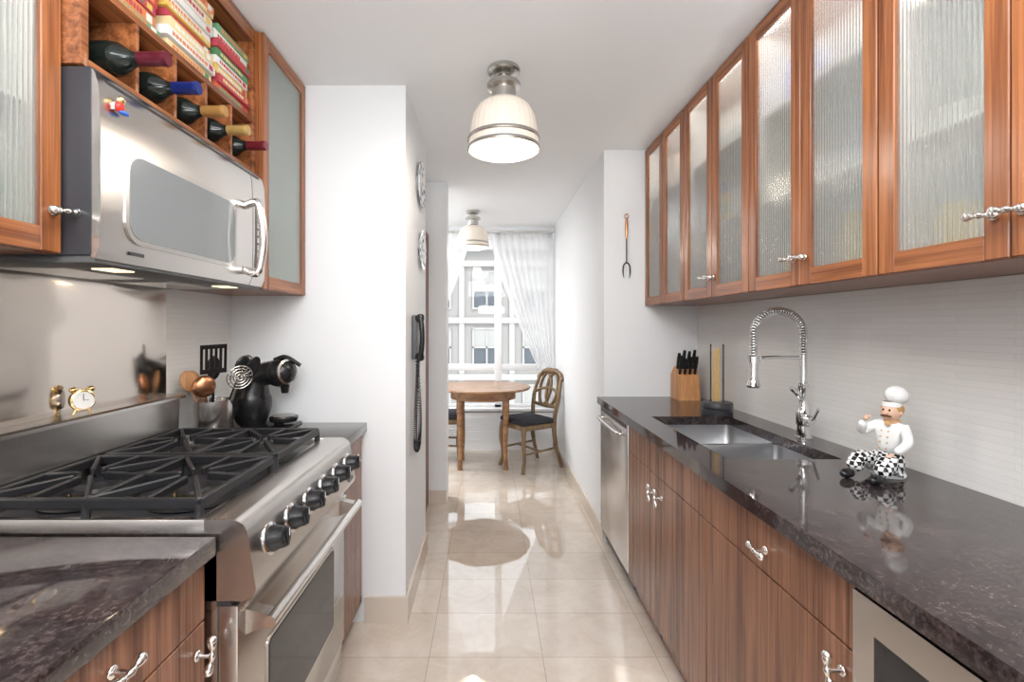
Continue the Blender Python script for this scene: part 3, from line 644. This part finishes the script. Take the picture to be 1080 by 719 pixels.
for a,b_ in zip(cp,cp[1:]): tot+=(b_-a).length; L.append(tot)
turns=56; N=turns*12; pts=[]
for i in range(N+1):
    s_=tot*i/N; k=min(max(bisect.bisect(L,s_)-1,0),99); q=(s_-L[k])/(L[k+1]-L[k]); c0=cp[k].lerp(cp[k+1],q); tt=(cp[min(k+1,100)]-cp[max(k-1,0)]).normalized()
    n1=Vector((0,1,0)); n2=tt.cross(n1).normalized(); a=2*math.pi*turns*i/N
    pts.append(c0+(n1*math.cos(a)+n2*math.sin(a))*0.0135)
sweep('spring',pts,0.0024,M['chrome'],f,seg=6)
hx,hz=fx-0.20,fz+0.315
lathe('spray_head',[(0,0),(0.023,0),(0.026,0.008),(0.021,0.02),(0.017,0.05),(0.018,0.10),(0.015,0.115),(0,0.115)],(hx,fy-0.006,hz-0.115),M['chrome'],f)
sweep('holder_arm',bez([(fx,fy,fz+0.315),(fx-0.10,fy,fz+0.318),(fx-0.17,fy-0.004,fz+0.316)],8),0.0065,M['chrome'],f)
lathe('holder_ring',[(0.017,-0.012),(0.024,-0.012),(0.024,0.012),(0.017,0.012),(0.017,-0.012)],(hx,fy-0.006,fz+0.31),M['chrome'],f)
sweep('lever',bez([(fx,fy-0.02,fz+0.08),(fx+0.0,fy-0.055,fz+0.085),(fx-0.01,fy-0.10,fz+0.13)],8),[0.011]*6+[0.006]*11,M['chrome'],f,seg=10)
cyl('valve',(fx,fy,fz+0.08),(fx,fy-0.05,fz+0.08),0.017,M['chrome'],f)
sweep('pot_filler',bez([(fx,fy,fz+0.13),(fx-0.02,fy,fz+0.17),(fx-0.055,fy-0.01,fz+0.20)],8),[0.010]*17,M['chrome'],f,seg=10)

k=empty('knife_block',(1.19,2.92,0.915))
prism('block',[(2.85,0.916),(2.985,0.916),(2.985,1.06),(2.93,1.115),(2.865,1.06)],'x',1.12,1.245,M['blockw'],k)
dv=Vector((0,-0.28,0.85)).normalized()
for i in range(4):
    for j in range(2):
        p=Vector((1.135+i*0.03,2.885+j*0.035,1.062+j*0.028)); L_=0.10+0.03*random.random()
        sweep('knife_handle',[p,p+dv*0.02,p+dv*L_*0.7,p+dv*L_],[0.009,0.0085,0.011,0.009],M['black'],k,seg=8)
        ball('rivet',p+dv*0.04+Vector((0,-0.010,0)),0.002,M['chrome'],k)
j=empty('spaghetti_jar',(1.14,2.42,0.915))
lathe('base',[(0,0),(0.072,0),(0.074,0.004),(0.074,0.022),(0.068,0.026),(0.068,0.032),(0.074,0.036),(0.074,0.056),(0.07,0.062),(0,0.062)],(1.14,2.42,0.9155),M['dark'],j)
lathe('glass_tube',[(0,0.063),(0.032,0.063),(0.032,0.35),(0.0305,0.35),(0.0305,0.066),(0,0.066)],(1.14,2.42,0.9155),M['glass'],j)
bm=bmesh.new()
for i in range(26):
    a=random.random()*6.28; r_=0.018*math.sqrt(random.random()); a2=a+random.uniform(-.9,.9); r2=r_*1.2; h=random.uniform(0.24,0.265)
    addcyl(bm,(1.135+r_*math.cos(a),2.42+r_*math.sin(a),0.983),(1.135+r2*math.cos(a2),2.42+r2*math.sin(a2),0.983+h),0.0014,seg=5)
fin('spaghetti',bm,M['pasta'],j)
cf=empty('carving_fork',(0.857,3.02,1.85)); X=0.857;Y=3.018
sweep('handle',[(X,Y,2.03),(X,Y,2.0),(X,Y,1.93),(X,Y,1.90)],[0.006,0.0095,0.009,0.006],M['copper'],cf,seg=10)
sweep('loop',[(X+0.012*math.cos(a*math.pi/8),Y,2.042+0.014*math.sin(a*math.pi/8)) for a in range(16)],0.003,M['copper'],cf,closed=True)
sweep('shaft',[(X,Y,1.905),(X,Y,1.75)],0.004,M['iron'],cf)
for sg in (-1,1): sweep('tine',bez([(X,Y,1.755),(X+sg*0.018,Y,1.735),(X+sg*0.022,Y,1.69),(X+sg*0.016,Y,1.655)],6),[0.0045]*12+[0.004,0.0036,0.003,0.0025,0.002,0.0015,0.001],M['iron'],cf)
cyl('nail',(X,3.0299,2.05),(X,3.008,2.05),0.003,M['nickel'],cf)

# ------------------------------------------------------------------ chef figurine
ch=empty('chef_figurine',(1.16,1.42,0.9155)); ch['local']=1; ch.rotation_euler=(0,0,R(-68))
def skin(name,verts,edges,rad,mat,root=0):
    me=bpy.data.meshes.new(name); me.from_pydata(verts,edges,[]); ob=bpy.data.objects.new(name,me); bpy.context.scene.collection.objects.link(ob)
    me.materials.append(mat); ob.parent=ch
    md=ob.modifiers.new('s','SKIN'); md.use_smooth_shade=True
    for i,r_ in enumerate(rad):
        sv=me.skin_vertices[0].data[i]; sv.radius=(r_,r_) if not isinstance(r_,tuple) else r_; sv.use_root=(i==root)
    ob.modifiers.new('u','SUBSURF').levels=2; ob.modifiers['u'].render_levels=2
    return ob
# reclining legs stretched to the figure's front, torso leaning to its left, hand raised to the chin
skin('trousers',[(0.0,0.02,0.045),(-0.024,0.0,0.035),(-0.035,-0.055,0.055),(-0.03,-0.095,0.022),(0.022,0.0,0.035),(0.032,-0.05,0.048),(0.04,-0.09,0.022),(0,0.02,0.075)],[(0,1),(1,2),(2,3),(0,4),(4,5),(5,6),(0,7)],[0.034,0.030,0.026,0.022,0.030,0.026,0.022,0.03],M['check'])
for sx,sy in ((-0.03,-0.118),(0.042,-0.112)): 
    ball('shoe',(sx,sy,0.014),(0.015,0.026,0.014),M['black'],ch)
skin('jacket',[(0,0.02,0.065),(0.006,0.02,0.10),(0.012,0.012,0.142),(0.014,0.010,0.162),(-0.024,0.008,0.148),(-0.050,-0.025,0.125),(-0.026,-0.050,0.160),(0.045,0.012,0.148),(0.062,0.0,0.108),(0.046,-0.035,0.080)],[(0,1),(1,2),(2,3),(2,4),(4,5),(5,6),(2,7),(7,8),(8,9)],[0.032,0.035,0.028,0.014,0.016,0.015,0.012,0.016,0.014,0.011],M['white'])
HX=0.016
lathe('neckerchief',[(0.012,-0.008),(0.020,-0.004),(0.019,0.005),(0.011,0.006)],(HX,0.008,0.164),M['tan'],ch,seg=20)
ball('knot',(HX,-0.015,0.158),(0.007,0.005,0.006),M['tan'],ch)
ball('head',(HX,0.003,0.190),(0.024,0.025,0.028),M['skin'],ch)
ball('nose',(HX,-0.023,0.189),(0.006,0.008,0.006),M['skin'],ch)
hb=P('hair_brown',(0.12,0.05,0.02),0.6); hg=P('hair_gold',(0.5,0.28,0.08),0.5)
for sx in (-1,1):
    ball('ear',(HX+sx*0.024,0.004,0.189),(0.004,0.006,0.008),M['skin'],ch)
    ball('eye',(HX+sx*0.008,-0.0195,0.198),(0.0028,0.002,0.0035),M['black'],ch)
    ball('moustache',(HX+sx*0.007,-0.0215,0.181),(0.008,0.004,0.003),hb,ch)
    ball('hair',(HX+sx*0.019,0.01,0.199),(0.008,0.016,0.014),hg,ch)
lathe('hat_band',[(0.021,0),(0.024,0.001),(0.0235,0.012),(0.02,0.014)],(HX,0.006,0.206),M['white'],ch)
bm=bmesh.new(); addball(bm,(HX+0.010,0.010,0.240),(0.029,0.028,0.027))
fin('hat_puff',bm,M['white'],ch,ang=180)
def hand(o,d_):
    o=Vector(o); d_=Vector(d_).normalized(); sd_=Vector((1,0,0)); bm=bmesh.new()
    addball(bm,o,(0.007,0.007,0.006),10,8)
    for q in range(4):
        st=o+sd_*(-0.0055+q*0.0037); addsweep(bm,[st,st+d_*0.008,st+d_*(0.013+0.002*(q in (1,2)))+Vector((0,0.002,-0.002))],[0.002,0.0019,0.0015],6)
    addsweep(bm,[o-sd_*0.005,o-sd_*0.009+d_*0.005],[0.0022,0.0016],6)
    fin('hand',bm,M['skin'],ch,ang=180)
hand((-0.018,-0.054,0.171),(0.5,0.1,0.8)); hand((0.042,-0.045,0.074),(-0.3,-0.9,-0.2))
for i in range(4):
    for sx in (-1,1): ball('button',(0.004+i*0.002+sx*0.009,-0.016,0.085+i*0.017),0.0025,M['gold'],ch)
lathe('base_rock',[(0,0),(0.04,0),(0.042,0.006),(0.036,0.02),(0.03,0.03),(0,0.03)],(0,0.02,0),M['white'],ch)

# ------------------------------------------------------------------ pendants
bulbm=P('bulb_glow',(1,1,1),0.3,emit=(1,0.85,0.65),es=9)
def pendant(loc):
    x,y=loc; e=empty('pendant_lamp',(x,y,ZC)); z=ZC
    lathe('canopy',[(0,0),(0.066,0),(0.07,-0.006),(0.07,-0.018),(0.06,-0.026),(0.034,-0.03),(0.03,-0.035),(0,-0.035)],(x,y,z-0.001),M['nickel'],e)
    lathe('socket',[(0,-0.03),(0.026,-0.03),(0.026,-0.055),(0.066,-0.062),(0.072,-0.072),(0.072,-0.085),(0.052,-0.09),(0.052,-0.135),(0.062,-0.145),(0,-0.145)],(x,y,z),M['nickel'],e)
    bm=bmesh.new(); pr=[(0.055,-0.142),(0.085,-0.150),(0.115,-0.175),(0.134,-0.215),(0.143,-0.26),(0.148,-0.31),(0.15,-0.345)]
    pr2=[(r_-0.004,z_) for r_,z_ in pr[::-1]]; seg=128
    addlathe(bm,pr+pr2,(x,y,z),seg=seg)
    for v in bm.verts:
        a=math.atan2(v.co.y-y,v.co.x-x); d_=1+0.010*math.cos(a*32); v.co.x=x+(v.co.x-x)*d_; v.co.y=y+(v.co.y-y)*d_
    fin('ribbed_shade',bm,M['opal'],e,ang=80)
    for zz in (-0.298,-0.338):
        lathe('rim_band',[(0.1475,zz),(0.153,zz),(0.155,zz-0.004),(0.155,zz-0.012),(0.150,zz-0.015),(0.149,zz-0.010)],(x,y,z),M['nickel'],e)
    lathe('bulb',[(0,-0.145),(0.014,-0.15),(0.018,-0.18),(0.03,-0.21),(0.03,-0.235),(0.018,-0.255),(0,-0.26)],(x,y,z),bulbm,e)
    return e
pendant((0.062,2.07)); pendant((-0.155,4.64))

for (y,z,r_) in ((2.62,2.12,0.125),(2.66,1.775,0.105)):
    lathe('decorative_plate',[(0,0.0),(r_*0.6,0.0),(r_*0.62,0.004),(r_,0.018),(r_,0.022),(r_*0.6,0.009),(0,0.008)],(-0.3825,y,z),M['plate'],None,axis=(1,0,0),seg=40)
ph=empty('wall_phone',(-0.36,2.40,1.3)); PY=-0.09
box('base',-0.383,-0.357,2.47+PY,2.56+PY,1.19,1.41,M['dgrey'],ph,0.008)
sweep('handset',bez([(-0.345,2.48+PY,1.40),(-0.333,2.46+PY,1.37),(-0.328,2.455+PY,1.30),(-0.333,2.46+PY,1.23),(-0.345,2.48+PY,1.20)],6),[0.024,0.024,0.022,0.02,0.017]+[0.013]*15+[0.017,0.02,0.022,0.024,0.024],M['black'],ph,seg=12)
cpath=bez([(-0.35,2.475+PY,1.19),(-0.355,2.46+PY,1.05),(-0.358,2.44+PY,0.90),(-0.358,2.44+PY,0.78),(-0.355,2.48+PY,0.745),(-0.35,2.52+PY,0.80),(-0.35,2.53+PY,0.95),(-0.365,2.53+PY,1.19)],30)
pts=[];n_=len(cpath)*3
for i in range(n_):
    t=i/3; k=min(int(t),len(cpath)-2); c0=cpath[k].lerp(cpath[k+1],t-k); tt=(cpath[k+1]-cpath[k]).normalized(); n1=Vector((1,0,0)); n2=tt.cross(n1).normalized(); a=i*1.05
    pts.append(c0+(n1*math.cos(a)+n2*math.sin(a))*0.009)
sweep('coiled_cord',pts,0.0026,M['black'],ph,seg=5)

# ------------------------------------------------------------------ dining table & chairs
tx,ty=-0.06,4.74
t=empty('dining_table',(tx,ty,0))
lathe('top',[(0,0.745),(0.43,0.745),(0.455,0.75),(0.462,0.762),(0.455,0.772),(0.43,0.775),(0,0.775)],(tx,ty,0),M['table'],t,seg=64)
lathe('apron',[(0.30,0.66),(0.32,0.66),(0.32,0.745),(0.30,0.745),(0.30,0.66)],(tx,ty,0),M['table'],t,seg=48)
for ax_,ay_ in ((-0.21,-0.17),(0.21,-0.17),(-0.21,0.17),(0.21,0.17)):
    sweep('leg',bez([(tx+ax_,ty+ay_,0.74),(tx+ax_*1.05,ty+ay_*1.05,0.6),(tx+ax_*1.0,ty+ay_*1.0,0.25),(tx+ax_*1.04,ty+ay_*1.04,0.0)],6),[0.032,0.032,0.032,0.032,0.031,0.03,0.03,0.029,0.028,0.027,0.026,0.025,0.024,0.023,0.022,0.021,0.021,0.022,0.024],M['table'],t,seg=12)
def chair(loc,rot):
    e=empty('dining_chair',(loc[0],loc[1],0)); e['local']=1; e.rotation_euler=(0,0,rot); e.scale=(0.95,0.95,0.97)
    bm=bmesh.new()
    for sx in (-1,1):
        addsweep(bm,bez([(sx*0.185,-0.19,0.44),(sx*0.195,-0.205,0.3),(sx*0.185,-0.19,0.12),(sx*0.20,-0.215,0.0)],6),[0.026]*4+[0.023]*5+[0.018]*6+[0.02]*4,10)
        addsweep(bm,bez([(sx*0.20,0.27,0.0),(sx*0.185,0.20,0.25),(sx*0.18,0.19,0.46),(sx*0.20,0.23,0.70),(sx*0.17,0.29,0.90)],6),[0.019]*6+[0.023]*7+[0.022]*6+[0.019]*6,10)
    addsweep(bm,bez([(-0.20,0.285,0.86),(-0.12,0.30,0.925),(0,0.30,0.94),(0.12,0.30,0.925),(0.20,0.285,0.86)],6),[0.022]*8+[0.032]*9+[0.022]*8,10)
    addsweep(bm,[(-0.185,0.21,0.60),(0,0.225,0.585),(0.185,0.21,0.60)],0.018,8)
    for ox in (-0.055,0.055):
        addsweep(bm,[(ox+0.085*math.cos(a*math.pi/12),0.225+0.075*(0.5+0.5*math.sin(a*math.pi/12)),0.755+0.16*math.sin(a*math.pi/12)) for a in range(24)],0.017,8,True)
    addsweep(bm,bez([(-0.18,0.24,0.72),(-0.07,0.262,0.76),(0.07,0.262,0.76),(0.18,0.24,0.72)],6),0.015,8)
    addbox(bm,-0.20,0.20,-0.21,0.20,0.40,0.45,0.008)
    for sx in (-1,1): addcyl(bm,(sx*0.19,-0.19,0.18),(sx*0.185,0.21,0.2),0.011,seg=10)
    addcyl(bm,(-0.19,0,0.19),(0.19,0,0.19),0.011,seg=10)
    fin('frame',bm,M['chair'],e,ang=60)
    bm=bmesh.new(); addbox(bm,-0.205,0.205,-0.22,0.17,0.452,0.50,0.022,4); fin('cushion',bm,M['cushion'],e,ang=80)
    return e
chair((0.38,4.68),R(-58)); chair((-0.50,4.93),R(95))

# ------------------------------------------------------------------ lights
def area(name,loc,rot,size,sizey,power,col=(1,1,1)):
    l=bpy.data.lights.new(name,'AREA'); l.shape='RECTANGLE'; l.size=size; l.size_y=sizey; l.energy=power; l.color=col
    o=bpy.data.objects.new(name,l); o.location=loc; o.rotation_euler=rot; bpy.context.scene.collection.objects.link(o); return o
def point(name,loc,power,col,r=0.05):
    l=bpy.data.lights.new(name,'POINT'); l.energy=power; l.color=col; l.shadow_soft_size=r
    o=bpy.data.objects.new(name,l); o.location=loc; bpy.context.scene.collection.objects.link(o)
area('fill_kitchen_overhead',(0.05,0.6,2.44),(0,0,0),0.9,1.2,26,(0.97,0.985,1))  # added overhead fill for general kitchen brightness, no fixture there
area('fill_rear',(0.05,-1.0,2.40),(R(35),0,0),1.4,1.0,50,(0.97,0.985,1))  # added fill behind the camera, aimed forward and down
area('fill_upward',(0.05,-0.5,1.75),(R(160),0,0),0.6,0.6,38,(0.96,0.98,1))  # added unseen uplight behind the camera, brightens the ceiling
area('fill_dining',(-1.2,4.6,2.42),(0,0,0),0.9,0.9,50,(0.97,0.985,1))  # added fill hidden behind the partition, brightens the dining area
point('pendant_bulb_light',(0.062,2.07,2.07),8,(1,0.92,0.82),0.06)
point('pendant_bulb_light',(-0.155,4.64,2.07),5,(1,0.92,0.82),0.06)
for y in (1.165,1.655):
    l=bpy.data.lights.new('hood_light','AREA'); l.size=0.05; l.energy=0.35; l.color=(1,0.8,0.55); o=bpy.data.objects.new('hood_light',l); o.location=(-0.905,y,1.483); bpy.context.scene.collection.objects.link(o)
l=bpy.data.lights.new('sun','SUN'); l.energy=1.5; l.angle=R(3); l.color=(1,0.97,0.92); o=bpy.data.objects.new('sun',l); o.rotation_euler=(R(52),0,R(20)); bpy.context.scene.collection.objects.link(o)
wd=bpy.data.worlds.new('sky'); bpy.context.scene.world=wd; wd.use_nodes=True
bg=wd.node_tree.nodes['Background']; bg.inputs[0].default_value=(0.9,0.95,1,1); bg.inputs[1].default_value=2.1

# ------------------------------------------------------------------ camera
cam=bpy.data.cameras.new('camera'); co=bpy.data.objects.new('camera',cam); bpy.context.scene.collection.objects.link(co)
co.location=(0,0,1.355); co.rotation_euler=(R(90),0,0); cam.sensor_width=36; cam.sensor_fit='HORIZONTAL'; cam.lens=17.0
cam.shift_x=24/1080; cam.shift_y=-15.5/1080; cam.clip_start=0.02; cam.clip_end=200
bpy.context.scene.camera=co
vs=bpy.context.scene.view_settings; vs.view_transform='Standard'; vs.look='None'; vs.exposure=0.14; vs.gamma=1.0
